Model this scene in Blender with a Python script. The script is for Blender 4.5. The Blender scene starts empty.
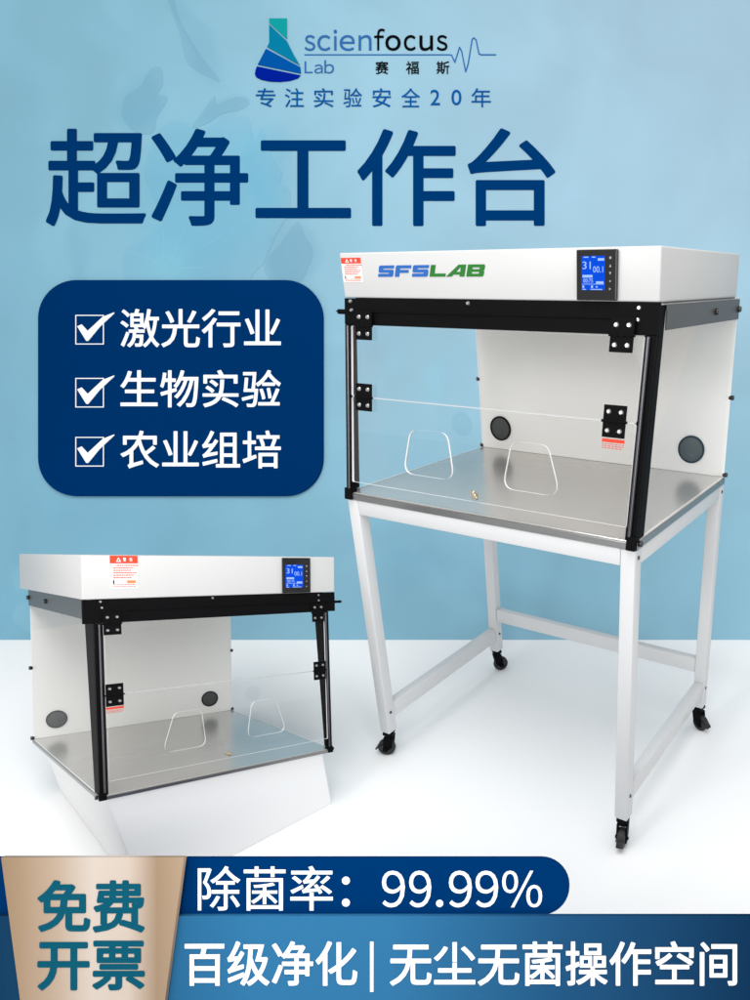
import bpy, bmesh, math, random
from mathutils import Vector, Matrix
random.seed(4)
sc = bpy.context.scene
COL = sc.collection
PI = math.pi

# ------------------------------------------------------------------ camera
F, CX, CY, PITCH, CAMH = 696.6, 583.5, 589.1, 0.41736, 1.46668
cam = bpy.data.cameras.new('camera')
camo = bpy.data.objects.new('camera', cam); COL.objects.link(camo)
camo.location = (0, 0, CAMH)
camo.rotation_euler = (PI/2 - PITCH, 0, 0)
cam.sensor_fit = 'VERTICAL'; cam.sensor_height = 36.0
cam.lens = F/1000*36.0
cam.shift_x = (375-CX)/1000; cam.shift_y = (CY-500)/1000
cam.clip_start = 0.05; cam.clip_end = 200
sc.camera = camo

# ------------------------------------------------------------------ materials
def new_mat(name):
    m = bpy.data.materials.new(name); m.use_nodes = True
    nt = m.node_tree
    for n in list(nt.nodes): nt.nodes.remove(n)
    out = nt.nodes.new('ShaderNodeOutputMaterial')
    return m, nt, out
def lin(r, g, b):
    f = lambda c: (c/255/12.92) if c <= 10 else ((c/255+.055)/1.055)**2.4
    return (f(r), f(g), f(b), 1)
def pbr(name, col, rough=.5, metal=0., var=.0, scale=20., rvar=0., stretch=None, bump=0., spec=.5, coat=0.):
    m, nt, out = new_mat(name)
    b = nt.nodes.new('ShaderNodeBsdfPrincipled')
    nt.links.new(b.outputs[0], out.inputs[0])
    b.inputs['Metallic'].default_value = metal
    b.inputs['Specular IOR Level'].default_value = spec
    b.inputs['Coat Weight'].default_value = coat
    tc = nt.nodes.new('ShaderNodeTexCoord')
    mp = nt.nodes.new('ShaderNodeMapping')
    if stretch: mp.inputs['Scale'].default_value = stretch
    nt.links.new(tc.outputs['Object'], mp.inputs[0])
    nz = nt.nodes.new('ShaderNodeTexNoise'); nz.inputs['Scale'].default_value = scale
    nz.inputs['Detail'].default_value = 5
    nt.links.new(mp.outputs[0], nz.inputs['Vector'])
    mx = nt.nodes.new('ShaderNodeMix'); mx.data_type = 'RGBA'
    c = col if len(col) == 4 else (*col, 1)
    mx.inputs['A'].default_value = tuple(x*(1-var) for x in c[:3]) + (1,)
    mx.inputs['B'].default_value = tuple(min(1, x*(1+var)) for x in c[:3]) + (1,)
    nt.links.new(nz.outputs['Fac'], mx.inputs['Factor'])
    nt.links.new(mx.outputs['Result'], b.inputs['Base Color'])
    mr = nt.nodes.new('ShaderNodeMapRange')
    mr.inputs['To Min'].default_value = max(.02, rough-rvar); mr.inputs['To Max'].default_value = rough+rvar
    nt.links.new(nz.outputs['Fac'], mr.inputs['Value'])
    nt.links.new(mr.outputs[0], b.inputs['Roughness'])
    if bump:
        bp = nt.nodes.new('ShaderNodeBump'); bp.inputs['Strength'].default_value = bump
        bp.inputs['Distance'].default_value = .001
        nt.links.new(nz.outputs['Fac'], bp.inputs['Height']); nt.links.new(bp.outputs[0], b.inputs['Normal'])
    return m
def emis(name, col, s):
    m, nt, out = new_mat(name)
    e = nt.nodes.new('ShaderNodeEmission'); e.inputs[0].default_value = col; e.inputs[1].default_value = s
    nt.links.new(e.outputs[0], out.inputs[0]); return m
def clear(name, tint, gl):
    m, nt, out = new_mat(name)
    t = nt.nodes.new('ShaderNodeBsdfTransparent'); t.inputs[0].default_value = tint
    g = nt.nodes.new('ShaderNodeBsdfGlossy'); g.inputs['Roughness'].default_value = .03
    fr = nt.nodes.new('ShaderNodeFresnel'); fr.inputs[0].default_value = 1.45
    mu = nt.nodes.new('ShaderNodeMath'); mu.operation = 'MULTIPLY'; mu.inputs[1].default_value = gl
    nt.links.new(fr.outputs[0], mu.inputs[0])
    mx = nt.nodes.new('ShaderNodeMixShader')
    nt.links.new(mu.outputs[0], mx.inputs[0]); nt.links.new(t.outputs[0], mx.inputs[1]); nt.links.new(g.outputs[0], mx.inputs[2])
    nt.links.new(mx.outputs[0], out.inputs[0]); return m
def edge_mat(name, tint, w):
    m, nt, out = new_mat(name)
    t = nt.nodes.new('ShaderNodeBsdfTransparent')
    d = nt.nodes.new('ShaderNodeBsdfPrincipled'); d.inputs['Base Color'].default_value = tint; d.inputs['Roughness'].default_value = .2
    mx = nt.nodes.new('ShaderNodeMixShader'); mx.inputs[0].default_value = w
    nt.links.new(t.outputs[0], mx.inputs[1]); nt.links.new(d.outputs[0], mx.inputs[2]); nt.links.new(mx.outputs[0], out.inputs[0]); return m
def backdrop_mat(name, mult, soft=()):
    """printed vinyl: a pale blue that turns paler to the right and deeper to the foot, mottled"""
    m, nt, out = new_mat(name)
    b = nt.nodes.new('ShaderNodeBsdfPrincipled'); b.inputs['Roughness'].default_value = .6
    b.inputs['Specular IOR Level'].default_value = .15
    nt.links.new(b.outputs[0], out.inputs[0])
    tc = nt.nodes.new('ShaderNodeTexCoord'); sp = nt.nodes.new('ShaderNodeSeparateXYZ')
    nt.links.new(tc.outputs['Object'], sp.inputs[0])
    mx = nt.nodes.new('ShaderNodeMapRange'); mx.inputs['From Min'].default_value = BX(60); mx.inputs['From Max'].default_value = BX(700)
    mx.interpolation_type = 'SMOOTHSTEP'
    nt.links.new(sp.outputs['X'], mx.inputs['Value'])
    mz = nt.nodes.new('ShaderNodeMapRange'); mz.inputs['From Min'].default_value = BZ(620); mz.inputs['From Max'].default_value = BZ(150)
    mz.interpolation_type = 'SMOOTHSTEP'
    nt.links.new(sp.outputs['Z'], mz.inputs['Value'])
    def mixc(fac, a, bb):
        n = nt.nodes.new('ShaderNodeMix'); n.data_type = 'RGBA'
        if isinstance(a, tuple): n.inputs['A'].default_value = a
        else: nt.links.new(a, n.inputs['A'])
        if isinstance(bb, tuple): n.inputs['B'].default_value = bb
        else: nt.links.new(bb, n.inputs['B'])
        nt.links.new(fac, n.inputs['Factor']); return n.outputs['Result']
    top = mixc(mx.outputs[0], WALL_TL, WALL_TR)
    bot = mixc(mx.outputs[0], WALL_BL, WALL_BR)
    base = mixc(mz.outputs[0], bot, top)
    nz = nt.nodes.new('ShaderNodeTexNoise'); nz.inputs['Scale'].default_value = 1.7; nz.inputs['Detail'].default_value = 3
    nz.inputs['Distortion'].default_value = .8
    nt.links.new(tc.outputs['Object'], nz.inputs['Vector'])
    hs = nt.nodes.new('ShaderNodeMapRange'); hs.inputs['From Min'].default_value = .3; hs.inputs['From Max'].default_value = .7
    hs.inputs['To Min'].default_value = .94; hs.inputs['To Max'].default_value = 1.06
    nt.links.new(nz.outputs['Fac'], hs.inputs['Value'])
    vm = nt.nodes.new('ShaderNodeVectorMath'); vm.operation = 'SCALE'
    nt.links.new(base, vm.inputs[0]); nt.links.new(hs.outputs[0], vm.inputs['Scale'])
    v2 = nt.nodes.new('ShaderNodeVectorMath'); v2.operation = 'MULTIPLY'; v2.inputs[1].default_value = mult
    nt.links.new(vm.outputs[0], v2.inputs[0])
    cur = v2.outputs[0]
    if soft:
        wn = nt.nodes.new('ShaderNodeTexNoise'); wn.inputs['Scale'].default_value = 5; wn.inputs['Detail'].default_value = 3
        nt.links.new(tc.outputs['Object'], wn.inputs['Vector'])
        w1 = nt.nodes.new('ShaderNodeVectorMath'); w1.operation = 'MULTIPLY_ADD'
        w1.inputs[1].default_value = (.16, 0, .16); w1.inputs[2].default_value = (-.08, 0, -.08)
        nt.links.new(wn.outputs['Color'], w1.inputs[0])
        w2 = nt.nodes.new('ShaderNodeVectorMath'); w2.operation = 'ADD'
        nt.links.new(tc.outputs['Object'], w2.inputs[0]); nt.links.new(w1.outputs[0], w2.inputs[1])
        flat = nt.nodes.new('ShaderNodeVectorMath'); flat.operation = 'MULTIPLY'; flat.inputs[1].default_value = (1, 0, 1)
        nt.links.new(w2.outputs[0], flat.inputs[0])
    for (x, y, rx, ry, ang, col, edge) in soft:
        mp = nt.nodes.new('ShaderNodeMapping'); mp.vector_type = 'TEXTURE'
        mp.inputs['Location'].default_value = (BX(x), 0, BZ(y)); mp.inputs['Rotation'].default_value = (0, math.radians(ang), 0)
        k = ZB/F; mp.inputs['Scale'].default_value = (rx*k, 1, ry*k)
        nt.links.new(flat.outputs[0], mp.inputs[0])
        gt = nt.nodes.new('ShaderNodeTexGradient'); gt.gradient_type = 'SPHERICAL'; nt.links.new(mp.outputs[0], gt.inputs[0])
        mr = nt.nodes.new('ShaderNodeMapRange'); mr.interpolation_type = 'SMOOTHSTEP'; mr.inputs['From Max'].default_value = edge
        nt.links.new(gt.outputs['Fac'], mr.inputs['Value'])
        mm = nt.nodes.new('ShaderNodeMix'); mm.data_type = 'RGBA'; mm.blend_type = 'MULTIPLY'
        mm.inputs['B'].default_value = (*col, 1)
        nt.links.new(mr.outputs[0], mm.inputs['Factor']); nt.links.new(cur, mm.inputs['A'])
        cur = mm.outputs['Result']
    nt.links.new(cur, b.inputs['Base Color'])
    return m
def ramp_x(name, stops, x0, x1, rough=.4, metal=0., spec=.3):
    m, nt, out = new_mat(name)
    b = nt.nodes.new('ShaderNodeBsdfPrincipled'); b.inputs['Roughness'].default_value = rough; b.inputs['Metallic'].default_value = metal
    b.inputs['Specular IOR Level'].default_value = spec
    nt.links.new(b.outputs[0], out.inputs[0])
    tc = nt.nodes.new('ShaderNodeTexCoord'); sp = nt.nodes.new('ShaderNodeSeparateXYZ')
    nt.links.new(tc.outputs['Object'], sp.inputs[0])
    mx = nt.nodes.new('ShaderNodeMapRange'); mx.inputs['From Min'].default_value = x0; mx.inputs['From Max'].default_value = x1
    nt.links.new(sp.outputs['X'], mx.inputs['Value'])
    r = nt.nodes.new('ShaderNodeValToRGB'); nt.links.new(mx.outputs[0], r.inputs[0])
    el = r.color_ramp.elements
    el[0].position, el[0].color = stops[0]; el[1].position, el[1].color = stops[-1]
    for p, c in stops[1:-1]:
        e = el.new(p); e.color = c
    nt.links.new(r.outputs[0], b.inputs['Base Color']); return m

# ------------------------------------------------------------------ planes that stand parallel to each other, leaning back
ZB = 3.1067                      # distance of the backdrop
FOOT_Y = 2.7481
def BX(x, z=None): return (x-CX)*(z or ZB)/F
def BZ(y): return (640-y)*ZB/F
K = 0.80                         # print density: how much darker the inks are than the lit picture
def wl(r, g, b): c = lin(r, g, b); return (c[0]*WK, c[1]*WK, c[2]*WK, 1)
WK = 0.76
WALL_TL, WALL_TR = wl(144, 199, 221), wl(168, 203, 222)
WALL_BL, WALL_BR = wl(136, 194, 219), wl(158, 209, 231)

M = {}
M['white'] = pbr('white_powder_coat', (.58, .58, .573), .38, var=.012, scale=6, spec=.4)
M['white_frame'] = pbr('white_painted_steel', (.63, .635, .64), .35, var=.015, scale=9, spec=.45)
M['white_board'] = pbr('white_board', (.91, .89, .855), .45, var=.015, scale=3)
M['black'] = pbr('black_powder_coat', (.004, .004, .0045), .5, var=.2, scale=60, spec=.04)
M['black_gloss'] = pbr('black_gloss', (.006, .006, .007), .12, spec=.5)
M['rubber'] = pbr('black_rubber', (.012, .012, .012), .6, var=.3, scale=50)
M['steel'] = pbr('brushed_steel', (.64, .62, .59), .24, metal=.62, var=.05, scale=30, rvar=.05, stretch=(.25, 30, 1))
M['lip'] = pbr('folded_steel_lip', (.30, .30, .30), .3, metal=1., var=.1, scale=14, rvar=.05, stretch=(1, 1, 6))
M['strut'] = pbr('dark_steel_rod', (.10, .10, .11), .25, metal=1., var=.1, scale=30)
M['strip'] = pbr('grey_metal_strip', (.075, .077, .078), .34, metal=.4, var=.4, scale=5, rvar=.08, stretch=(1, 1, 3))
M['chrome'] = pbr('screw_steel', (.50, .50, .50), .32, metal=1.)
M['brass'] = pbr('latch_metal', (.62, .52, .36), .28, metal=1., var=.2, scale=90)
M['clear'] = clear('clear_acrylic', (.994, .996, .996, 1), .09)
M['seam'] = edge_mat('painted_seam_light', (.62, .64, .64, 1), .75)  # pale tone stands in for light caught on the pane edge
M['fin_edge'] = edge_mat('polished_plate_edge', (.8, .83, .83, 1), .35)
M['clear_thin'] = clear('clear_acrylic_plate', (.994, .996, .996, 1), .07)
M['edge'] = edge_mat('acrylic_cut_edge', (.93, .93, .93, 1), .95)
M['port'] = pbr('dark_grey_plastic', (.045, .047, .047), .45, var=.2, scale=30)
M['floor'] = pbr('white_floor', (.92, .92, .918), .55, var=.004, scale=2, spec=.1)
M['navy'] = pbr('navy_print', lin(0, 47, 98), .5, var=.02, scale=4, spec=.0)
M['headline'] = pbr('headline_blue', lin(0, 50, 102), .5, spec=.0)
M['ink_white'] = pbr('white_print', (.93, .95, .96), .5, spec=.2)
M['ink_black'] = pbr('black_print', (.003, .003, .004), .6, spec=.0)
M['ink_steelblue'] = pbr('steel_blue_print', lin(46, 100, 158), .5, spec=.0)
M['ink_blue'] = pbr('blue_print', lin(8, 80, 146), .5, spec=.0)
M['logo_a'] = pbr('teal_print', lin(16, 146, 148), .5, spec=.0)
M['logo_b'] = pbr('sea_blue_print', lin(6, 116, 150), .5, spec=.0)
M['logo_c'] = pbr('mid_blue_print', lin(3, 78, 152), .5, spec=.0)
M['logo_d'] = pbr('deep_blue_print', lin(2, 28, 138), .5, spec=.0)
M['brand_blue'] = pbr('brand_blue', lin(16, 92, 172), .45)
M['brand_green'] = pbr('brand_green', lin(8, 108, 16), .45)
M['red'] = pbr('red_print', lin(226, 62, 28), .5)
M['red_soft'] = pbr('pale_red_print', lin(205, 75, 55), .5)
M['orange'] = pbr('orange_print', lin(240, 130, 80), .5)
M['paper'] = pbr('sticker_paper', (.84, .82, .80), .5)
M['teal_ink'] = pbr('teal_lettering', lin(14, 82, 102), .5, spec=.0)
M['screen'] = emis('blue_lcd', (.004, .085, .80, 1), 1.0)
M['screen_lit'] = emis('lcd_digits', (.42, .62, 1.0, 1), 1.0)
M['icon'] = pbr('grey_icon', (.30, .30, .30), .5)

# ------------------------------------------------------------------ mesh helpers
def link(name, me, mat, parent=None, mw=None):
    o = bpy.data.objects.new(name, me); COL.objects.link(o)
    mats = mat if isinstance(mat, (list, tuple)) else [mat]
    if len(me.materials): me.materials.clear()
    for m in mats: me.materials.append(m)
    if parent: o.parent = parent
    if mw is not None: o.matrix_local = mw
    return o
def build(name, bm, mat, parent=None, smooth=False):
    me = bpy.data.meshes.new(name)
    bmesh.ops.recalc_face_normals(bm, faces=bm.faces[:])
    bm.to_mesh(me); bm.free()
    if smooth:
        me.polygons.foreach_set('use_smooth', [True]*len(me.polygons))
        me.set_sharp_from_angle(angle=math.radians(38))
    return link(name, me, mat, parent)
def merge(bm, b2, mtx=None):
    if mtx is not None: b2.transform(mtx)
    me = bpy.data.meshes.new('tmp'); b2.to_mesh(me); b2.free()
    bm.from_mesh(me); bpy.data.meshes.remove(me)
def box(bm, x0, x1, y0, y1, z0, z1, bev=0., seg=2, mtx=None):
    b = bmesh.new()
    v = [b.verts.new(p) for p in ((x0,y0,z0),(x1,y0,z0),(x1,y1,z0),(x0,y1,z0),(x0,y0,z1),(x1,y0,z1),(x1,y1,z1),(x0,y1,z1))]
    for f in ((0,3,2,1),(4,5,6,7),(0,1,5,4),(1,2,6,5),(2,3,7,6),(3,0,4,7)): b.faces.new([v[i] for i in f])
    if bev: bmesh.ops.bevel(b, geom=b.edges[:], offset=bev, segments=seg, affect='EDGES', profile=.5)
    merge(bm, b, mtx)
def cyl(bm, p, q, r, n=24, r2=None, bev=0., mtx=None):
    p, q = Vector(p), Vector(q); d = q-p
    b = bmesh.new()
    bmesh.ops.create_cone(b, cap_ends=True, segments=n, radius1=r, radius2=r if r2 is None else r2, depth=d.length)
    if bev:
        ed = [e for e in b.edges if abs(e.verts[0].co.z-e.verts[1].co.z) < 1e-6]
        bmesh.ops.bevel(b, geom=ed, offset=bev, segments=2, affect='EDGES', profile=.5)
    m = Matrix.Translation((p+q)/2) @ d.to_track_quat('Z', 'Y').to_matrix().to_4x4()
    b.transform(m); merge(bm, b, mtx)
def prism(bm, poly, a0, a1, axis='x', bev=0., mtx=None):
    """polygon in the plane across the axis, swept from a0 to a1"""
    b = bmesh.new()
    P = (lambda u, w, a: (a, u, w)) if axis == 'x' else ((lambda u, w, a: (u, a, w)) if axis == 'y' else (lambda u, w, a: (u, w, a)))
    A = [b.verts.new(P(u, w, a0)) for u, w in poly]; B = [b.verts.new(P(u, w, a1)) for u, w in poly]
    n = len(poly)
    b.faces.new(A); b.faces.new(B[::-1])
    for i in range(n): b.faces.new((A[i], B[i], B[(i+1) % n], A[(i+1) % n]))
    bmesh.ops.recalc_face_normals(b, faces=b.faces[:])
    if bev: bmesh.ops.bevel(b, geom=b.edges[:], offset=bev, segments=2, affect='EDGES', profile=.5)
    merge(bm, b, mtx)
def empty(name, loc=(0,0,0), label=None, cat=None, group=None):
    o = bpy.data.objects.new(name, None); COL.objects.link(o); o.location = loc; o.empty_display_size = .1
    if label: o['label'] = label; o['category'] = cat
    if group: o['group'] = group
    return o
def curve_mesh(splines, ext):
    """closed outlines (holes allowed) filled and given thickness; lies in XY, thickness along Z"""
    cu = bpy.data.curves.new('outline', 'CURVE'); cu.dimensions = '2D'; cu.fill_mode = 'BOTH'; cu.extrude = ext
    for pts in splines:
        s = cu.splines.new('POLY'); s.points.add(len(pts)-1); s.use_cyclic_u = True
        for p, q in zip(s.points, pts): p.co = (q[0], q[1], 0, 1)
    return to_mesh(cu)
FONT = bpy.data.fonts.load('<builtin>')
def to_mesh(cu):
    o = bpy.data.objects.new('tmp_curve', cu); COL.objects.link(o)
    dg = bpy.context.evaluated_depsgraph_get(); dg.update()
    me = bpy.data.meshes.new_from_object(o.evaluated_get(dg))
    bpy.data.objects.remove(o)
    return me
def text_mesh(s, x0, x1, y0, y1, ext, off=0., shear=0., space=1., keep=False):
    """lettering whose ink fills the given box; XY plane, thickness along Z"""
    cu = bpy.data.curves.new('lettering', 'FONT'); cu.body = s; cu.font = FONT; cu.size = 1
    cu.shear = shear; cu.space_character = space; cu.extrude = .01; cu.resolution_u = 4
    me = to_mesh(cu)
    xs = [v.co.x for v in me.vertices]; ys = [v.co.y for v in me.vertices]; zs = [v.co.z for v in me.vertices]
    ax, bx, ay, by = min(xs), max(xs), min(ys), max(ys)
    for v in me.vertices:
        v.co.x = x0+(v.co.x-ax)/(bx-ax)*(x1-x0); v.co.y = y0+(v.co.y-ay)/(by-ay)*(y1-y0)
        v.co.z = ext if v.co.z > 0 else -ext
    if off:
        r = off*(x1-x0)/(bx-ax); k = 1-2*r/(x1-x0); ky = 1-2*r/(y1-y0); xm, ym_ = (x0+x1)/2, (y0+y1)/2
        for v in me.vertices: v.co.x = xm+(v.co.x-xm)*k; v.co.y = ym_+(v.co.y-ym_)*ky
        src = [v.co.copy() for v in me.vertices]; bm = bmesh.new(); n = 8 if off > .006 else 4
        for i in range(n):
            a = 2*PI*(i+.5)/n
            sc_ = 1/max(abs(math.cos(a)), abs(math.sin(a))) if n == 8 else 1.3
            for v, c in zip(me.vertices, src): v.co = (c.x+r*math.cos(a)*sc_*.93, c.y+r*math.sin(a)*sc_*.93, c.z+(i*.00004 if c.z > 0 else 0))
            bm.from_mesh(me)
        bm.to_mesh(me); bm.free()
    return me
def on_face(me, y_front, flip=True):
    """turn a mesh that lies in XY into one on an upright face looking towards -Y, its back on the face"""
    z0 = min(v.co.z for v in me.vertices)
    for v in me.vertices:
        x, y, z = v.co; v.co = (x, y_front-(z-z0), y)
    return me
def join_meshes(ms):
    bm = bmesh.new()
    for m in ms: bm.from_mesh(m)
    me = bpy.data.meshes.new('joined'); bm.to_mesh(me); bm.free(); return me
def rrect(x0, x1, y0, y1, r, n=8, corners='abcd'):
    pts = []
    for cx, cy, a0, k in ((x1-r, y1-r, 0, 'a'), (x0+r, y1-r, 90, 'b'), (x0+r, y0+r, 180, 'c'), (x1-r, y0+r, 270, 'd')):
        if k in corners:
            for i in range(n+1):
                a = math.radians(a0+90*i/n); pts.append((cx+r*math.cos(a), cy+r*math.sin(a)))
        else: pts.append((x1 if k in 'ad' else x0, y1 if k in 'ab' else y0))
    return pts
def round_poly(poly, r, n=6):
    out = []; N = len(poly)
    for i in range(N):
        p = Vector(poly[i]); a = Vector(poly[i-1]); b = Vector(poly[(i+1) % N])
        u = (a-p).normalized(); w = (b-p).normalized(); ang = u.angle(w); d = min(r/math.tan(ang/2), .45*(a-p).length, .45*(b-p).length)
        s, e = p+u*d, p+w*d
        for k in range(n+1):
            t = k/n; out.append(tuple((1-t)**2*s+2*t*(1-t)*p+t*t*e))
    return out

# ------------------------------------------------------------------ floor
bm = bmesh.new()
v = [bm.verts.new(p) for p in ((-9, -4, 0), (9, -4, 0), (9, 9, 0), (-9, 9, 0))]; bm.faces.new(v)
fl = build('floor', bm, M['floor']); fl['kind'] = 'structure'

# ------------------------------------------------------------------ backdrop: a printed panel leaning back on its struts
DK, CY_, PL = (.90, .94, .955), (.86, .97, 1.0), (1.05, 1.03, 1.02)
SOFT = [(10, 200, 40, 260, 4, (.96,.97,.98), .6), (330, 60, 90, 160, -18, PL, .8), (196, 40, 18, 70, -28, DK, .6), (70, 340, 14, 190, 5, DK, .8),
        (140, 102, 30, 40, 15, (.88,.93,.945), .45), (228, 108, 34, 16, -20, DK, .5), (200, 200, 95, 100, 0, CY_, .5), (268, 170, 34, 60, -12, CY_, .5),
        (292, 254, 30, 40, 20, (.87,.92,.94), .4), (168, 262, 40, 40, 0, (1.06,1.09,1.06), .9), (600, 150, 150, 110, 0, (.97,.98,.99), .9),
        (700, 330, 70, 240, 6, PL, .9), (466, 396, 36, 70, 0, (.94,.965,.975), .45), (436, 386, 14, 34, 8, (.93,1.03,1.03), .8),
        (130, 528, 150, 46, 6, (.96,.975,.985), .6), (500, 575, 160, 40, 5, (.94,.965,.98), .6), (410, 545, 60, 60, 0, DK, .8), (560, 520, 120, 50, 0, (.95,.97,.985), .8),
        (360, 590, 40, 60, 0, PL, .9), (380, 340, 30, 80, -30, (.96,.975,.985), .7), (22, 578, 18, 18, 0, (1.1,1.06,1.04), .3), (24, 618, 15, 15, 0, (1.1,1.06,1.04), .3)]
bd = empty('backdrop', (0, FOOT_Y, 0), 'large pale blue printed backdrop panel leaning back behind both cabinets, carrying the navy headline', 'backdrop')
bd.rotation_euler = (-PITCH, 0, 0)
def P(x, y): return (BX(x), BZ(y))
bm = bmesh.new(); box(bm, BX(-260), BX(1010), 0, .02, .0, BZ(-160), .002)
build('printed_panel', bm, backdrop_mat('backdrop_print', (1, 1, 1), SOFT), bd)
bm = bmesh.new()
for x in (-100, 400, 850):
    cyl(bm, (BX(x), .022, BZ(80)), (BX(x), .022+math.sin(PITCH+.25)*1.9*math.cos(PITCH)+.15, BZ(80)-2.36), .02, 12)
bm.free()
# the faint picture printed on the panel: pale coat folds, gloved hands, a flask, soft discs
def smooth_loop(pts, n=6):
    out = []; N = len(pts)
    for i in range(N):
        p0, p1, p2, p3 = (Vector(pts[(i+k-1) % N]) for k in range(4))
        for k in range(n):
            t = k/n
            out.append(tuple(.5*((2*p1)+(-p0+p2)*t+(2*p0-5*p1+4*p2-p3)*t*t+(-p0+3*p1-3*p2+p3)*t**3)))
    return out
def circ(x, y, r, n=32): return [(x+r*math.cos(2*PI*i/n), y+r*math.sin(2*PI*i/n)) for i in range(n)]
GH = {'dark': backdrop_mat('print_shade', (.86, .90, .925), SOFT), 'cyan': backdrop_mat('print_cyan', (.90, .965, .985), SOFT), 'rib': backdrop_mat('print_lines', (1.03, 1.035, 1.03), SOFT)}
layers = [
 ('dark', [smooth_loop([(167,-4),(173,-4),(178,16),(189,37),(202,57),(220,81),(203,74),(187,62),(180,35)]),
           smooth_loop([(150,70),(161,68),(163,84),(158,94),(168,98),(160,112),(156,120),(154,132),(140,134),(130,128),(122,116),(125,98),(132,92),(142,84)]),
           smooth_loop([(192,128),(203,112),(214,96),(217,104),(230,99),(245,97),(249,104),(240,110),(222,114),(210,122)]),
           smooth_loop([(297,222),(305,236),(313,251),(308,268),(299,282),(273,282),(264,264),(280,244)])]),
 ('cyan', [smooth_loop([(158,132),(176,122),(200,132),(211,127),(222,120),(246,116),(251,128),(254,142),(262,130),(269,150),(277,166),(282,174),(280,184),(290,192),(288,214),(276,236),(264,262),(252,276),(242,300),(134,300),(124,276),(125,251),(144,240),(163,224),(156,204),(145,176),(150,150)])]),
 ('rib', [[(170,262),(171,262),(186,226),(185,226)],[(174,264),(174.6,265),(222,236),(221.6,235)],[(160,262),(159.5,263),(130,252),(130,251)],[(178,268),(178,269),(232,268),(232,267.4)],[(163,258),(164,258),(164,228),(163.4,228)]]),
]
for i, (k, loops) in enumerate(layers):
    me = curve_mesh([[P(*q) for q in l] for l in loops], .0004+.00012*i)
    on_face(me, 0.0); link('printed_motif', me, GH[k], bd)
# lettering on the panel
def back_text(name, s, box_, mat, off=0., **k):
    x0, x1, y0, y1 = box_
    me = text_mesh(s, BX(x0), BX(x1), BZ(y1), BZ(y0), .0005, off, **k); on_face(me, -.0012); return link(name, me, mat, bd)
back_text('headline_lettering', '超净工作台', (46, 555.5, 128.5, 226.5), M['headline'], .013)
for word, mt, off, spans, ys in (
        ('ｓｃｉｅｎ', 'ink_steelblue', .004, ((22,72),(82,143),(158,174),(186,257),(275,336)), ((72,146),(72,146),(47,144),(72,146),(72,144))),
        ('ｆｏｃｕｓ', 'ink_black', .012, ((348,398),(400,473),(487,543),(560,624),(641,692)), ((42,144),(72,146),(72,146),(74,146),(72,146))),
        ('Ｌａｂ', 'ink_steelblue', .0, ((22,60),(68,107),(115,160)), ((195,250),(210,252),(190,252)))):
    for ch, (a, b_), (c, d_) in zip(word, spans, ys):
        back_text('logo_lettering', ch, (300+a*.2133, 300+b_*.2133, 20+c*.2133, 20+d_*.2133), M[mt], off)
for ch, a, b_ in (('赛', 375.5, 388.5), ('福', 406, 419), ('斯', 436.5, 449.5)):
    back_text('logo_lettering', ch, (a, b_, 61.5, 74.5), M['ink_black'], .01)
for ch, a, b_ in (('专',256,275.5),('注',285,304),('实',314,333.5),('验',343.5,362),('安',372.5,391),('全',401.5,420),('2',430.5,440),('0',451.5,461.5),('年',471.5,491)):
    y0, y1 = (88.5, 107.5) if ch not in '20' else (90, 105.5)
    back_text('slogan_lettering', ch, (a, b_, y0, y1), M['ink_blue'], .004)
def Z1(x, y): return P(240+x*.36, 10+y*.36)
flask = ((M['logo_a'], [(82,25),(131,25),(131,82),(82,37)]), (M['logo_b'], [(82,42),(131,88),(150,126),(167,155),(76,104),(82,92)]),
         (M['logo_c'], [(73,109),(168,160),(170,178),(50,153)]), (M['logo_d'], [(48,158),(169,183),(162,191),(140,198),(112,201),(84,200),(60,195),(46,188),(42,180),(44,168)]))
for mt, pts in flask:
    me = curve_mesh([[Z1(*q) for q in pts]], .0012); on_face(me, -.0012); link('flask_emblem', me, mt, bd)
pl = [Z1(*q) for q in ((180,125),(582,125),(588,126),(597,146),(610,104),(616,116),(627,172),(634,150),(645,82),(650,78),(656,84),(664,122),(670,125),(710,125))]
bm = bmesh.new(); wln = .0028
for i, (p, q) in enumerate(zip(pl, pl[1:])):
    p, q = Vector(p), Vector(q); d = (q-p).normalized(); n = Vector((-d.y, d.x))*wln; e = d*wln*.6
    prism(bm, [tuple(p-e+n), tuple(q+e+n), tuple(q+e-n), tuple(p-e-n)], -.0012-.00005*i, -.0002, 'y')
build('pulse_line', bm, M['ink_steelblue'], bd)

# ------------------------------------------------------------------ rounded navy sign hung on the backdrop
zs = ZB-.012
def SX(x): return (x-CX)*zs/F
def SZ(y): return (640-y)*zs/F - .012*math.tan(PITCH)*0
def face_pt(root_z):                         # place a local plane so that the photo's pixels fall on it
    return root_z
sg = empty('rounded_sign', (0, 0, 0), 'navy blue rounded square sign with three ticked white lines, hung on the backdrop', 'sign')
def plane_matrix(z):
    """origin where the camera axis meets the plane at distance z; x right, z up the lean, y away"""
    n = Vector((0, math.cos(PITCH), -math.sin(PITCH)))
    return Matrix.Translation(Vector((0, 0, CAMH))+n*z) @ Matrix.Rotation(-PITCH, 4, 'X')
def px(z): return lambda x, y: ((x-CX)*z/F, (CY-y)*z/F)
sg.matrix_world = plane_matrix(zs)
Q = px(zs)
def qbox(q, x0, x1, y0, y1):
    a = q(x0, y1); b = q(x1, y0); return a[0], b[0], a[1], b[1]
def plate(name, loops, thick, y_front, mat, parent):
    me = curve_mesh(loops, thick/2); on_face(me, y_front+thick); return link(name, me, mat, parent)
x0, x1, y0, y1 = qbox(Q, 38, 323, 280, 496)
plate('sign_board', [rrect(x0, x1, y0, y1, 38*zs/F, 12)], .011, 0, M['navy'], sg)
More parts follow.
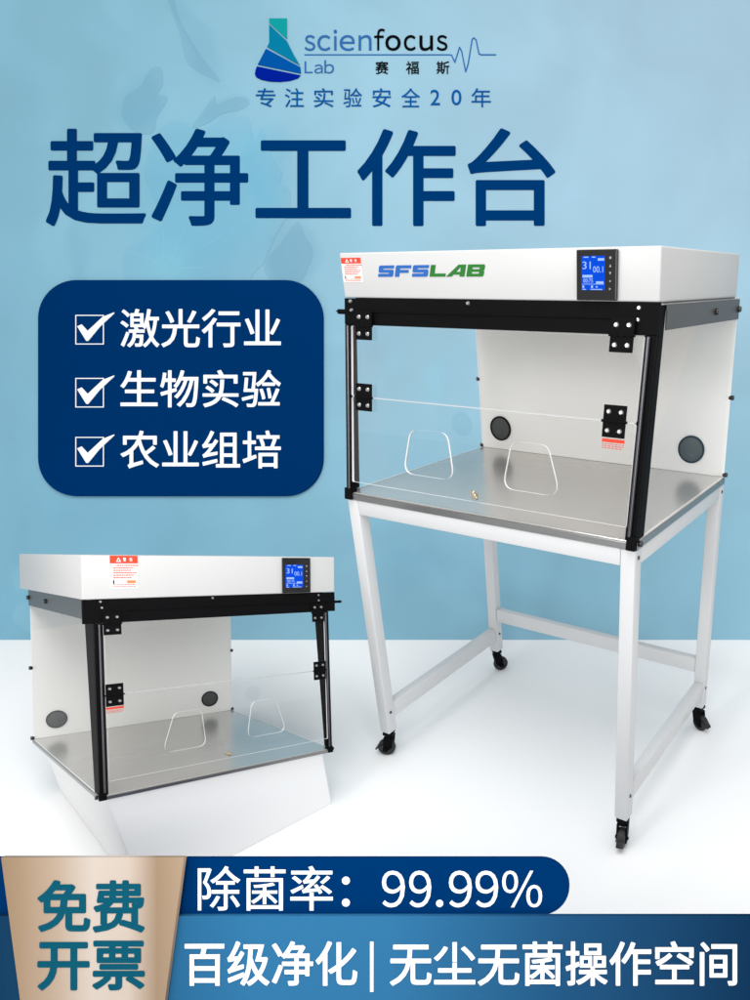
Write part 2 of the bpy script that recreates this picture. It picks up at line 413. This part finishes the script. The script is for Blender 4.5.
def sign_text(name, s, b, q, mat, parent, off, ext=.0004, y=0.):
    a = qbox(q, *b); me = text_mesh(s, a[0], a[1], a[2], a[3], ext, off); on_face(me, y); return link(name, me, mat, parent)
for s, ya, yb in (('激光行业', 309, 347.5), ('生物实验', 370, 407.5), ('农业组培', 430.5, 468.5)):
    sign_text('lettering', s, (120.5, 281, ya, yb), Q, M['ink_white'], sg, .010)
for yy in (315, 378, 437):
    a = qbox(Q, 75.5, 104, yy, yy+29.5); w = .9*zs/F
    o = plate('tick_box', [[(a[0],a[2]),(a[1],a[2]),(a[1],a[3]),(a[0],a[3])], [(a[0]+w,a[2]+w),(a[1]-w,a[2]+w),(a[1]-w,a[3]-w),(a[0]+w,a[3]-w)]], .0012, -.0012, M['ink_white'], sg)
    tk = [(77.5,11.5),(82,9.5),(88,16),(103,2),(114.5,-2.5),(114.5,-1.5),(100,12),(88.5,26),(86.5,26)]
    plate('tick', [[Q(x, yy+y) for x, y in tk]], .0024, -.0024, M['ink_white'], o)

# ------------------------------------------------------------------ the clean-air cabinet
def cabinet(root, d):
    W, D, zt, t, yh, z0, z1, o, Dh, zb = (d[k] for k in ('W','D','zt','t','yh','z0','z1','o','Dh','zb'))
    near = d['near']                               # which side faces the camera: 'right' or 'left'
    a = yh/(z0-zt); nn = math.sqrt(1+a*a)
    U = Vector((0, a/nn, 1/nn)); N = Vector((0, -1/nn, a/nn))
    S = Matrix(((1, 0, 0, 0), (0, -N.y, U.y, 0), (0, -N.z, U.z, zt), (0, 0, 0, 1)))   # sloping front: (x, depth inwards, height up the slope)
    h = lambda z: (z-zt)*nn
    # tray
    bm = bmesh.new(); box(bm, 0, W, 0.004, D, zt-t+.001, zt, .0015); build('tray', bm, M['steel'], root)
    bm = bmesh.new(); box(bm, .004, W-.004, -.002, .0035, zt-t, zt-.003, .001)
    for xx in (-.0022, W+.0002): box(bm, xx, xx+.002, .006, D-.004, zt-t, zt-.003, .0006)
    build('tray_lip', bm, M['lip'], root)
    # back panel with two cable ports
    bm = bmesh.new(); box(bm, .002, W-.002, D-.008, D-.002, zt+.0005, z0-.002, .001); build('back_panel', bm, M['white_board'], root)
    for xx in d['ports']:
        bm = bmesh.new(); zc = zt+d['portz']; r = d['portr']
        cyl(bm, (xx, D-.0085, zc), (xx, D-.012, zc), r, 40, bev=.001)
        p = build('cable_port', bm, M['port'], root, True)
        bm = bmesh.new()
        for k in range(40):
            q0 = 2*PI*k/40; q1 = 2*PI*(k+1)/40
            vs = [bm.verts.new((xx+rr*math.cos(q), yy, zc+rr*math.sin(q))) for q in (q0, q1) for rr, yy in ((r*.9, D-.0135), (r*1.03, D-.0135), (r*1.03, D-.0082), (r*.9, D-.0122))]
            for i in range(4): bm.faces.new((vs[i], vs[(i+1) % 4], vs[4+(i+1) % 4], vs[4+i]))
        bmesh.ops.remove_doubles(bm, verts=bm.verts[:], dist=1e-5)
        build('port_rim', bm, M['black'], p, True)
        bm = bmesh.new(); box(bm, xx-.006, xx+.006, D-.0155, D-.0121, zc-r*.45, zc-r*.3, .001); build('port_catch', bm, M['strip'], p)
    # clear side panels
    for s, xa in (('l', .001), ('r', W-.006)):
        bm = bmesh.new()
        prism(bm, [(.02, zt+.0006), (D-.0085, zt+.0006), (D-.0085, z0-.003), (yh+.02, z0-.003)], xa, xa+.005)
        for f in bm.faces: f.material_index = 0 if abs(f.normal.x) > .9 else 1
        me = bpy.data.meshes.new('side_panel'); bmesh.ops.recalc_face_normals(bm, faces=bm.faces[:])
        for f in bm.faces: f.material_index = 0 if abs(f.normal.x) > .9 else 1
        bm.to_mesh(me); bm.free(); link('side_panel', me, [M['clear'], M['edge']], root)
        # grey strip under the hood, with two knobs
        sgn = -1 if s == 'l' else 1; xo = -.0005 if s == 'l' else W+.0005
        ys = d['py1']-.004
        bm = bmesh.new(); box(bm, min(xo, xo+sgn*.004), max(xo, xo+sgn*.004), ys, D-.012, z0-.005-d['sh'], z0-.005, .0008)
        st = build('side_strip', bm, M['strip'], root)
        for fy in (.62, .985):
            yy = ys+(D-.012-ys)*fy; zc = z0-.005-d['sh']*.5
            bm = bmesh.new(); k_ = d['kn']
            cyl(bm, (xo+sgn*.003, yy, zc), (xo+sgn*(.006+k_*.7), yy, zc), k_, 14, r2=k_*.85, bev=.001)
            build('knob', bm, M['black_gloss'], st, True)
        for zc in ((zt+z0)/2-.02*d['W'], zt+.006):
            bm = bmesh.new(); k_ = d['kn']*.8
            cyl(bm, (xo-sgn*.006, D-.004, zc), (xo+sgn*.008, D-.004, zc), k_, 14, bev=.001)
            build('knob', bm, M['black_gloss'], root, True)
    # hood
    bm = bmesh.new(); box(bm, -o, W+o, yh, Dh, z0, z1, .004, 3); hd = build('hood', bm, M['white'], root, True)
    bm = bmesh.new(); box(bm, .01, W-.01, yh+.03, D-.012, z0-.004, z0-.0005); build('filter_grille', bm, M['strip'], root)
    # sloping black front: band, corner posts, struts
    pw = .028
    bm = bmesh.new()
    box(bm, -max(o, 0), W+max(o, 0), 0, .012, h(zb), h(z0)-.001, .0012, mtx=S)
    bd_ = build('front_band', bm, M['black'], root)
    bm = bmesh.new(); fx0, fx1 = (-o-.03, W-.1) if near == 'right' else (.1, W+o+.034)
    cyl(bm, (fx0, -.001, h(zb+(z0-zb)*.48)), (fx1, -.001, h(zb+(z0-zb)*.48)), .0014 if 0 else .0016, 8, mtx=S)
    ex0, ex1 = (fx0, .008) if near == 'right' else (W-.008, fx1)
    box(bm, ex0, ex1, .002, .0125, h(zb+(z0-zb)*.48)-.006, h(zb+(z0-zb)*.48)+.006, .0015, mtx=S)
    build('lift_bar', bm, M['black'], bd_)
    for xa, xb in ((0.0005, pw), (W-pw, W-.0005)):
        bm = bmesh.new()
        box(bm, xa, xb, .0005, .012, h(zt)+.002, h(zb)-.0005, .001, mtx=S)
        outer = (xa, xa+.004) if xa < W/2 else (xb-.004, xb)
        prism(bm, [(a*.004+.0125, zt+.002), (d['py0'], zt+.002), (d['py1'], z0-.006), (yh+.0125, z0-.006)], outer[0]-.0003, outer[1]+.0003)
        build('corner_post', bm, M['black'], root)
        bm = bmesh.new(); xc = .038 if xa < W/2 else W-.038
        xs = .016 if xa < W/2 else W-.016
        cyl(bm, (xs, -.004, h(zt)+.012), (xs, -.004, h(zb)-.004), .0045, 14, mtx=S)
        build('gas_strut', bm, M['strut'], root, True)
        bm = bmesh.new()
        box(bm, xa-.002 if xa < W/2 else xa+.006, xb-.006 if xa < W/2 else xb+.002, -.006, .02, -t, .012, .0015, mtx=S)
        cb = build('corner_bracket', bm, M['black'], root)
        bm = bmesh.new(); ox = -.003 if xa < W/2 else W+.003; sg_ = -1 if xa < W/2 else 1
        cyl(bm, (ox, .012, zt-t*.3), (ox+sg_*.009, .012, zt-t*.3), .007, 12, bev=.001); build('bolt', bm, M['black_gloss'], cb, True)
    # door: two clear panes, the lower with two arm openings
    xl, xr = pw+.002, W-pw+.004
    zm = d['zm']
    def pane(name, loops):
        me = curve_mesh(loops, .0037)
        bm = bmesh.new(); bm.from_mesh(me); bmesh.ops.remove_doubles(bm, verts=bm.verts[:], dist=1e-6); bm.normal_update()
        for f in bm.faces: f.material_index = 0 if abs(f.normal.z) > .9 else 1
        # XY outline -> sloping front
        for v_ in bm.verts:
            x, y, z = v_.co; v_.co = S @ Vector((x, -.0041-z, y))
        me2 = bpy.data.meshes.new(name); bm.to_mesh(me2); bm.free()
        return link(name, me2, [M['clear'], M['edge']], root)
    pane('upper_pane', [rrect(xl, xr, h(zm)+.0025, h(zb)-.004, .004, 3)])
    bm = bmesh.new(); box(bm, xl+.004, xr-.004, -.0082, -.0008, h(zm)-.0012, h(zm)+.0012, .0004, mtx=S); build('lit_seam_line', bm, M['seam'], root)  # added strip that paints the bright line where the panes meet
    holes = []
    for (t0, t1, b0, b1) in d['holes']:
        holes.append(round_poly([(b0, h(d['hz0'])), (b1, h(d['hz0'])), (t1, h(d['hz1'])), (t0, h(d['hz1']))], .03, 6))
    lp = pane('lower_pane', [rrect(xl, xr, h(d['pz']), h(zm)-.0025, .004, 3)]+holes)
    bm = bmesh.new(); kx, kz = d['latch'], h(d['pz'])+.017
    cyl(bm, (kx, -.007, kz), (kx, -.020, kz), .0075, 16, bev=.0015, mtx=S)
    box(bm, kx-.014, kx-.004, -.012, -.007, kz-.001, kz+.012, .001, mtx=S)
    cyl(bm, (kx-.008, -.012, kz+.005), (kx+.010, -.017, kz-.006), .004, 10, mtx=S)
    build('latch', bm, M['brass'], lp, True)
    # hinges
    hw, hh = d['hw'], d['hh']
    for xc in d['hx']:
        for zc, up in ((h(zb)-.003, True), (h(zm), False)):
            yo = -.0078
            bm = bmesh.new()
            for s0, s1 in ((.0028, hh/2), (-hh/2, -.0028)):
                box(bm, xc-hw/2, xc+hw/2, yo-.004, yo, zc+s0, zc+s1, .0012, mtx=S)
            cyl(bm, (xc-hw/2-.003, yo-.003, zc), (xc+hw/2+.003, yo-.003, zc), .0032, 12, mtx=S)
            for q in (-.3, .0, .3): box(bm, xc+hw*q-hw*.09, xc+hw*q+hw*.09, yo-.0055, yo-.002, zc-.005, zc+.005, .0008, mtx=S)
            if up: box(bm, xc-hw/2+.004, xc+hw/2-.004, yo-.0001, -.0002, zc+.008, zc+hh/2-.002, mtx=S)
            hg = build('hinge', bm, M['black'], root)
            for sx in (-.27, .27):
                for sz in (-.29, .29):
                    bm = bmesh.new()
                    cyl(bm, (xc+hw*sx, yo-.0041, zc+hh*sz), (xc+hw*sx, yo-.0072, zc+hh*sz), hw*.105, 14, r2=hw*.07, mtx=S)
                    build('screw', bm, M['chrome'], hg, True)
    hs = h(z0)
    for xx, dz in ((.022, .009), (.026, .031), (W*.45, .009), (W-.046, .012), (W-.046, .036)):
        bm = bmesh.new(); cyl(bm, (xx, -.0002, hs-dz), (xx, -.004, hs-dz), .0052, 14, r2=.0035, mtx=S); build('screw', bm, M['chrome'], bd_, True)
    # warning label under the nearer middle hinge
    lx = d['hx'][1] if near == 'right' else d['hx'][0]
    lz = h(zm)-hh/2-.003
    bm = bmesh.new(); box(bm, lx-hw*.5, lx+hw*.5, -.0078, -.0072, lz-.008, lz, mtx=S); lb_ = build('warning_label', bm, M['red'], root)
    bm = bmesh.new()
    rnd = random.Random(3)
    for r_ in range(3):
        x = lx-hw*.48
        while x < lx+hw*.44:
            w = rnd.uniform(.003, .009); box(bm, x, min(x+w, lx+hw*.48), -.0078, -.0072, lz-.0125-r_*.0045, lz-.0105-r_*.0045, mtx=S); x += w+.002
    build('label_print', bm, M['red_soft'], lb_)
    # display on the hood front
    yf = yh
    x0, x1 = d['disp']; za, zb_ = z0+.002, z1-.005
    bm = bmesh.new(); box(bm, x0, x1, yf-.011, yf-.0003, za, zb_, .002); dp = build('control_display', bm, M['black_gloss'], root)
    sx0, sx1, sz0, sz1 = d['scr']; sw, sh_ = sx1-sx0, sz1-sz0
    bm = bmesh.new(); box(bm, sx0, sx1, yf-.0117, yf-.0111, sz0, sz1); sc_ = build('screen', bm, M['screen'], dp)
    def st(s, u0, u1, v0, v1, off=0.):
        me = text_mesh(s, sx0+sw*u0, sx0+sw*u1, sz0+sh_*v0, sz0+sh_*v1, .0002, off); on_face(me, yf-.0118); return me
    ms = [st('31', .05, .40, .62, .84), st('00.1', .50, .93, .52, .70)]
    bm = bmesh.new()
    for u0, u1, v0, v1 in ((.7,.97,.86,.93),(.05,.48,.37,.45),(.63,.95,.19,.26),(.02,.97,.17,.185),(.05,.12,.06,.14),(.42,.5,.06,.14),(.62,.7,.08,.12),(.04,.2,.01,.035),(.4,.9,.01,.035),(.1,.3,.95,.98),(.45,.6,.95,.98)):
        box(bm, sx0+sw*u0, sx0+sw*u1, yf-.0122, yf-.0118, sz0+sh_*v0, sz0+sh_*v1)
    me = bpy.data.meshes.new('t'); bm.to_mesh(me); bm.free(); ms.append(me)
    ms.append(st('00:75', .08, .50, .22, .34))
    link('screen_digits', join_meshes(ms), M['screen_lit'], sc_)
    bm = bmesh.new(); ix = (sx1+x1)/2-.001; r = (x1-sx1)*.10
    for k in range(5):
        zc = sz1-sh_*(.06+.225*k)
        pts = [circ(ix, zc, r, 8), [(ix-r, zc-r), (ix+r, zc-r), (ix, zc+r)], [(ix-r, zc+r), (ix, zc-r), (ix+r, zc+r)], circ(ix, zc, r*.8, 4), [(ix-r*.7, zc-r), (ix+r*.9, zc), (ix-r*.7, zc+r)]][k]
        prism(bm, pts, yf-.0116, yf-.0111, 'y')
    build('button_icons', bm, M['icon'], dp)
    # caution sticker
    x0, x1, za, zb2 = d['stk']; w, hh2 = x1-x0, zb2-za
    bm = bmesh.new(); box(bm, x0, x1, yf-.0009, yf-.0003, za, zb2); sk = build('caution_sticker', bm, M['paper'], root)
    bm = bmesh.new(); box(bm, x0, x1, yf-.0014, yf-.001, za+hh2*.76, zb2); rh = build('sticker_header', bm, M['red'], sk)
    tri = curve_mesh([[(x0+w*.22, za+hh2*.81), (x0+w*.40, za+hh2*.81), (x0+w*.31, za+hh2*.95)], [(x0+w*.26, za+hh2*.83), (x0+w*.36, za+hh2*.83), (x0+w*.31, za+hh2*.91)]], .0002); on_face(tri, yf-.0015)
    tx = text_mesh('警', x0+w*.47, x0+w*.58, za+hh2*.82, za+hh2*.94, .0002, .01); on_face(tx, yf-.0015)
    ty = text_mesh('告', x0+w*.70, x0+w*.81, za+hh2*.82, za+hh2*.94, .0002, .01); on_face(ty, yf-.0015)
    link('header_print', join_meshes([tri, tx, ty]), M['ink_white'], sk)
    bm = bmesh.new()
    for k in range(6):
        zc = za+hh2*(.68-.075*k); x = x0+w*(.12 if k else .2)
        while x < x0+w*(.95-.12*(k % 3)):
            q = w*rnd.uniform(.03, .09); box(bm, x, x+q, yf-.0013, yf-.001, zc, zc+hh2*.038); x += q+w*.02
    for k in range(2):
        x = x0+w*.1; zc = za+hh2*(.10-.06*k)
        while x < x0+w*.85: q = w*rnd.uniform(.03, .08); box(bm, x, x+q, yf-.0013, yf-.001, zc, zc+hh2*.026); x += q+w*.02
    build('sticker_print', bm, M['red_soft'], sk)
    bm = bmesh.new(); box(bm, x0+w*.60, x0+w*.92, yf-.0013, yf-.001, za+hh2*.15, za+hh2*.24); build('sticker_print', bm, M['orange'], sk)
    bm = bmesh.new(); box(bm, x0+w*.10, x0+w*.15, yf-.0013, yf-.001, za+hh2*.14, za+hh2*.25); build('sticker_print', bm, M['ink_black'], sk)
    return hd

ZTR = .9171
RD = dict(W=.9, D=.6669, zt=ZTR, t=.0205, yh=.0869, z0=1.4245, z1=1.5312, o=-.001, Dh=.6381, zb=1.3595, zm=1.1775, pz=.949, near='right',
          ports=(.085, .79), portz=.074, portr=.041, py0=.047, py1=.124, sh=.052, kn=.0085,
          holes=((.237, .355, .215, .382), (.553, .653, .533, .697)), hz0=.994, hz1=1.11, latch=.456,
          hx=(.078, .824), hw=.056, hh=.071, disp=(.7065, .803), scr=(.7196, .776, 1.447, 1.514), stk=(.006, .0745, 1.4625, 1.5195))
LD = dict(W=.9, D=1.150, zt=.7529, t=.016, yh=.0323, z0=1.4685, z1=1.6288, o=.0327, Dh=1.148, zb=1.3812, zm=1.117, pz=.803, near='left',
          ports=(.092, .782), portz=.082, portr=.041, py0=.065, py1=.165, sh=.075, kn=.011,
          holes=((.252, .349, .206, .363), (.546, .642, .523, .688)), hz0=.871, hz1=1.02, latch=.446,
          hx=(.055, .845), hw=.056, hh=.082, disp=(.688, .813), scr=(.700, .778, 1.494, 1.594), stk=(.054, .143, 1.507, 1.628))
YAWR, RX, RY = -.48962, -.67487, 1.92465
# -- right: cabinet on its stand
rc = empty('clean_bench', (RX, RY, 0), 'larger clean bench with blue and green hood lettering, set on the white wheeled stand', 'clean bench')
rc.rotation_euler = (0, 0, YAWR)
cabinet(rc, RD)
# brand lettering on the hood
def brand(x0, x1, z0, z1, y, parent):
    w, hh, sh = 1.45, 1.0, .22
    c = .10
    v = .42; q = .27; m0, m1 = .36, .63; t1 = 1-q
    S_ = [(0,0),(w-c,0),(w,c),(w,m1-c),(w-c,m1),(v,m1),(v,t1),(w,t1),(w,1),(c,1),(0,1-c),(0,m0+c),(c,m0),(w-v,m0),(w-v,q),(0,q)]
    F_ = [(0,0),(v,0),(v,.34),(1.25,.34),(1.25,.60),(v,.60),(v,t1),(w,t1),(w,1),(c,1),(0,1-c)]
    L_ = [(0,0),(1.42,0),(1.42,q),(v,q),(v,1),(0,1)]
    A_ = [(-.14,0),(.34,0),(.50,.17),(1.04,.17),(1.04,0),(1.46,0),(1.46,1),(.82,1)]
    Ah = [(.70,.40),(1.04,.40),(1.04,.76),(.98,.76)]
    B_ = [(0,0),(w-c,0),(w,c),(w,.42),(w-.08,.5),(w,.58),(w,1-c),(w-c,1),(0,1)]
    Bh1 = [(v,.24),(w-v,.24),(w-v,.39),(v,.39)]; Bh2 = [(v,.61),(w-v,.61),(w-v,.76),(v,.76)]
    total = 6*1.62-.17
    for mat, seq in ((M['brand_blue'], ((0, [S_]), (1, [F_]), (2, [S_]))), (M['brand_green'], ((3, [L_]), (4, [A_, Ah]), (5, [B_, Bh1, Bh2])))):
        ms = []
        for i, loops in seq:
            lp = [[((px_+i*1.62+sh*py)/(total+sh)*(x1-x0)+x0, z0+py*(z1-z0)) for px_, py in l] for l in loops]
            m = curve_mesh(lp, .0004); on_face(m, y); ms.append(m)
        link('brand_lettering', join_meshes(ms), mat, parent)
brand(.127, .4605, 1.4745, 1.5005, RD['yh']-.0003, rc)

# -- the stand
stn = empty('stand', (RX, RY, 0), 'white square-tube steel stand with four black casters, under the larger cabinet', 'stand')
stn.rotation_euler = (0, 0, YAWR)
W, D = .9, .6669; LW = .038; LB = .0955; zr1 = ZTR-.0215; zr0 = zr1-.043
for xx in (0, W-LW):
    for yy in (0, D-LW):
        bm = bmesh.new(); box(bm, xx, xx+LW, yy, yy+LW, LB, zr1, .003, 3)
        lg = build('leg', bm, M['white_frame'], stn, True)
        for zc in (.172, zr1-.022):
            bm = bmesh.new(); cyl(bm, (xx-.002, yy+LW/2, zc), (xx+LW+.002, yy+LW/2, zc), .005, 12)
            build('bolt', bm, M['port'], lg, True)
g = .0008
def rail(x0, x1, y0, y1, z0, z1):
    bm = bmesh.new(); box(bm, x0, x1, y0, y1, z0, z1, .0025, 3); build('rail', bm, M['white_frame'], stn, True)
rail(LW+g, W-LW-g, .0006, LW-.003, zr0, zr1); rail(LW+g, W-LW-g, D-LW+.003, D-.0006, zr0, zr1)
for xx in (0, W-LW):
    rail(xx+.0006, xx+LW-.0006, LW+g, D-LW-g, zr0, zr1)
    rail(xx+.003, xx+LW-.003, LW+g, D-LW-g, .145, .198)
rail(LW+g, W-LW-g, D-LW+.004, D-.006, .232, .284)
def caster(x, y, rz, brake):
    m = Matrix.Translation((x, y, 0)) @ Matrix.Rotation(rz, 4, 'Z')
    r = .029
    bm = bmesh.new()
    box(bm, -.017, .017, -.017, .017, LB-.012, LB-.0005, .002, mtx=m)
    cyl(bm, (0, 0, LB-.022), (0, 0, LB-.011), .016, 18, mtx=m)
    for s in (-1, 1):
        prism(bm, [(-.016, LB-.021), (.016, LB-.021), (.022, r+.010), (.026, r-.010), (.012, r-.013), (-.008, r+.006)], s*.0135-.0022, s*.0135+.0022, 'y', mtx=m)
    box(bm, -.016, .016, -.0113, .0113, LB-.0255, LB-.021, .001, mtx=m)
    cyl(bm, (.014, -.019, r), (.014, .019, r), .005, 12, mtx=m)
    c = build('caster', bm, M['black'], stn, True)
    bm = bmesh.new(); cyl(bm, (.014, -.0105, r), (.014, .0105, r), r, 32, bev=.005, mtx=m); build('wheel', bm, M['rubber'], c, True)
    bm = bmesh.new(); 
    cyl(bm, (.014, -.0112, r), (.014, .0112, r), .014, 18, mtx=m)
    build('wheel_hub', bm, M['strip'], c, True)
    if brake:
        bm = bmesh.new()
        prism(bm, [(.020, r+.022), (.034, r+.016), (.052, r-.004), (.050, r-.009), (.032, r+.006), (.020, r+.013)], -.0105, .0105, 'y', .0015, mtx=m)
        build('brake_pedal', bm, M['black_gloss'], c)
for x, y, rz, bk in ((LW/2, LW/2, PI+.45, True), (W-LW/2, LW/2, -PI/2+.25, True), (LW/2, D-LW/2, .9, False), (W-LW/2, D-LW/2, -.3, True)):
    caster(x, y, rz, bk)

# -- left: the same kind of cabinet, smaller, tipped back on a clear easel
SL = .644
def lrot(yaw, pi, ro):
    return Matrix.Rotation(pi, 4, 'X') @ Matrix.Rotation(ro, 4, 'Y') @ Matrix.Rotation(yaw, 4, 'Z')
RL = lrot(.834546, -.372477, .010065)
T = Vector((-1.755682, 2.000720, -.255756)) - (RL @ Vector((0, 0, LD['zt']-.00979)))
base = RL @ Vector((0, 0, LD['zt']-LD['t'])) + T
base = Vector((0, 0, CAMH)) + (base-Vector((0, 0, CAMH)))*SL
lc = empty('clean_bench', base, 'smaller white and black clean bench tipped back on the white sloping plinth at left', 'clean bench')
lc.rotation_euler = RL.to_euler(); lc.scale = (SL, SL, SL)
hold = LD['zt']-LD['t']
cabinet(lc, LD)
for ch in list(lc.children):
    ch.location = (0, 0, -hold)

# a white wedge plinth under the tray; its sides go straight down to the floor
ML = Matrix.Translation(base) @ RL @ Matrix.Scale(SL, 4)
es = empty('display_plinth', (base.x, base.y, 0), 'plain white wedge plinth with a sloping top, under the smaller cabinet', 'plinth')
top = [ML @ Vector((x, y, -.003)) - Vector((base.x, base.y, 0)) for x, y in ((.03, .035), (.87, .035), (.87, 1.11), (.03, 1.11))]
bm = bmesh.new()
A = [bm.verts.new(p) for p in top]; B = [bm.verts.new((p.x, p.y, .0008)) for p in top]
bm.faces.new(A); bm.faces.new(B[::-1])
for i in range(4): bm.faces.new((A[i], B[i], B[(i+1) % 4], A[(i+1) % 4]))
bmesh.ops.bevel(bm, geom=[e for e in bm.edges if abs(e.verts[0].co.z-e.verts[1].co.z) > .02 and (e.verts[0].co.xy-e.verts[1].co.xy).length < 1e-4], offset=.004, segments=2, affect='EDGES', profile=.5)
build('plinth_body', bm, M['floor'], es)

# ------------------------------------------------------------------ sign boards in front, leaning like the backdrop
zf = 1.452
sb = empty('banner_board', (0, 0, 0), 'low two-tier blue banner board with white lettering standing on the floor along the front', 'sign board')
sb.matrix_world = plane_matrix(zf)
Q = px(zf)
def floor_v(z):                                  # board height (local) at which the lean meets the floor
    return -(CAMH - z*math.sin(PITCH))/math.cos(PITCH)
def strip_mat():
    x0 = Q(0, 0)[0]; x1 = Q(750, 0)[0]
    st = [(0, lin(20, 56, 87)), (.2, lin(38, 94, 134)), (.34, lin(47, 109, 151)), (.52, lin(47, 108, 150)), (.75, lin(31, 77, 116)), (1, lin(16, 49, 81))]
    return ramp_x('banner_print', st, x0, x1, .5, spec=.0)
fv = floor_v(zf)+.006
a = qbox(Q, -60, 810, 916, 1000)
plate('lower_panel', [[(a[0], fv), (a[1], fv), (a[1], a[3]), (a[0], a[3])]], .010, 0, strip_mat(), sb)
zp = zf+.0105; Qp = px(zp)
c0 = Qp(-60, 1000); c1 = Qp(569.5, 858); rr = 28.5*zp/F; ym = Qp(0, 886.5)[1]; yb_ = Qp(0, 930)[1]
arc = [(c1[0]-rr+rr*math.sin(math.radians(q)), ym+rr*math.cos(math.radians(q))) for q in range(0, 181, 10)]
plate('upper_panel', [[(c0[0], c1[1])]+arc+[(c1[0]-rr, yb_), (c0[0], yb_)]], .010, .0105, M['navy'], sb)
sign_text('lettering', '除菌率', (198, 333, 866, 910.5), Qp, M['ink_white'], sb, .004, .0004, .0105)
for yy in (880.5, 902.5):
    c = Qp(346, yy); plate('lettering', [circ(c[0], c[1], 4.0*zp/F, 20)], .0008, .0097, M['ink_white'], sb)
for ch, a, b_ in (('９', 43, 125), ('９', 140, 219), ('９', 282, 364), ('９', 377, 458), ('％', 472, 615)):
    sign_text('lettering', ch, (370+a*.28, 370+b_*.28, 870.6, 907.2), Qp, M['ink_white'], sb, .002, .0004, .0105)
c = Qp(439.7, 903.3); plate('lettering', [circ(c[0], c[1], 3.6*zp/F, 20)], .0008, .0097, M['ink_white'], sb)
sign_text('lettering', '百级净化', (185, 357.5, 941, 985.5), Q, M['ink_white'], sb, .014, .0007)
sign_text('lettering', '无尘无菌操作空间', (390, 737, 941, 985.5), Q, M['ink_white'], sb, .014, .0007)
a = qbox(Q, 370.2, 373.6, 941.5, 991.5); plate('lettering', [[(a[0],a[2]),(a[1],a[2]),(a[1],a[3]),(a[0],a[3])]], .0014, -.0014, M['ink_white'], sb)
bm = bmesh.new()
for x in (60, 400, 700):
    X = Q(x, 0)[0]; yv = a[3]
    box(bm, X-.015, X+.015, .0215, .034, fv+.01, Qp(0, 880)[1] if x < 500 else a[3]-.01, .001)
build('rear_batten', bm, M['white_frame'], sb)
zq = zf-.013; Qq = px(zq)
pq = empty('plaque', (0, 0, 0), 'beige gold tapered plaque with teal lettering fixed over the left end of the banner board', 'plaque')
pq.matrix_world = plane_matrix(zq)
slope = lambda x_top, x_bot, y: x_top+(x_bot-x_top)*(y-858)/142
fq = floor_v(zq)+.006; yq = CY-fq*F/zq
pts = [Qq(1, 857.5), Qq(184, 857.5), Qq(slope(184, 165, yq), yq), Qq(slope(1, 20, yq), yq)]
gold = ramp_x('gold_painted_sheen', [(0, lin(147, 122, 96)), (.10, lin(157, 132, 106)), (.3, lin(175, 154, 134)), (.5, lin(196, 184, 172)), (.70, lin(192, 177, 164)), (.86, lin(149, 125, 100)), (1, lin(161, 138, 114))], Qq(3, 0)[0], Qq(182, 0)[0], .4, 0., .3)  # paler middle bands put a metallic sheen into the colour
plate('plaque_face', [pts], .010, 0, gold, pq)
sign_text('lettering', '免费', (37.5, 145, 880, 932.5), Qq, M['teal_ink'], pq, .024, .0004)
sign_text('lettering', '开票', (37.5, 145, 940.5, 990.5), Qq, M['teal_ink'], pq, .024, .0004)

# ------------------------------------------------------------------ light: white surround, soft box overhead, added fill lamps for the cabinets
w = bpy.data.worlds.new('World'); sc.world = w; w.use_nodes = True
bg = w.node_tree.nodes['Background']; bg.inputs[0].default_value = (1, 1, 1, 1); bg.inputs[1].default_value = .74
def area(name, loc, target, size, power):
    l = bpy.data.lights.new(name, 'AREA'); l.shape = 'DISK'; l.size = size; l.energy = power
    o = bpy.data.objects.new(name, l); COL.objects.link(o); o.location = loc
    o.rotation_euler = (Vector(target)-Vector(loc)).to_track_quat('-Z', 'Y').to_euler()
    return o
area('overhead_softbox', (-.4, .9, 4.2), (-.4, 1.8, 0), 2.8, 92)
area('added_interior_fill', (-.35, -.9, 1.5), (-.4, 2.0, .9), 1.3, 20)  # added fill near the camera, brightens the white back panels
def spot(name, loc, target, power, deg, blend, soft):
    l = bpy.data.lights.new(name, 'SPOT'); l.energy = power; l.spot_size = math.radians(deg); l.spot_blend = blend; l.shadow_soft_size = soft
    o = bpy.data.objects.new(name, l); COL.objects.link(o); o.location = loc
    o.rotation_euler = (Vector(target)-Vector(loc)).to_track_quat('-Z', 'Y').to_euler()
spot('added_cabinet_spot', (.6, -.1, 2.1), (-1.08, 1.5, .65), 66, 44, .8, .35)  # added spot, cone kept to the smaller cabinet, whitens its front
spot('added_cabinet_spot', (-2.0, -.4, 2.15), (-.15, 2.0, 1.0), 88, 50, .8, .35)  # added spot for the larger cabinet, leaves its side grey

sc.view_settings.view_transform = 'Standard'; sc.view_settings.look = 'None'
sc.view_settings.exposure = 0; sc.view_settings.gamma = 1
sc.cycles.max_bounces = 10; sc.cycles.transparent_max_bounces = 24
sc.cycles.use_denoising = True
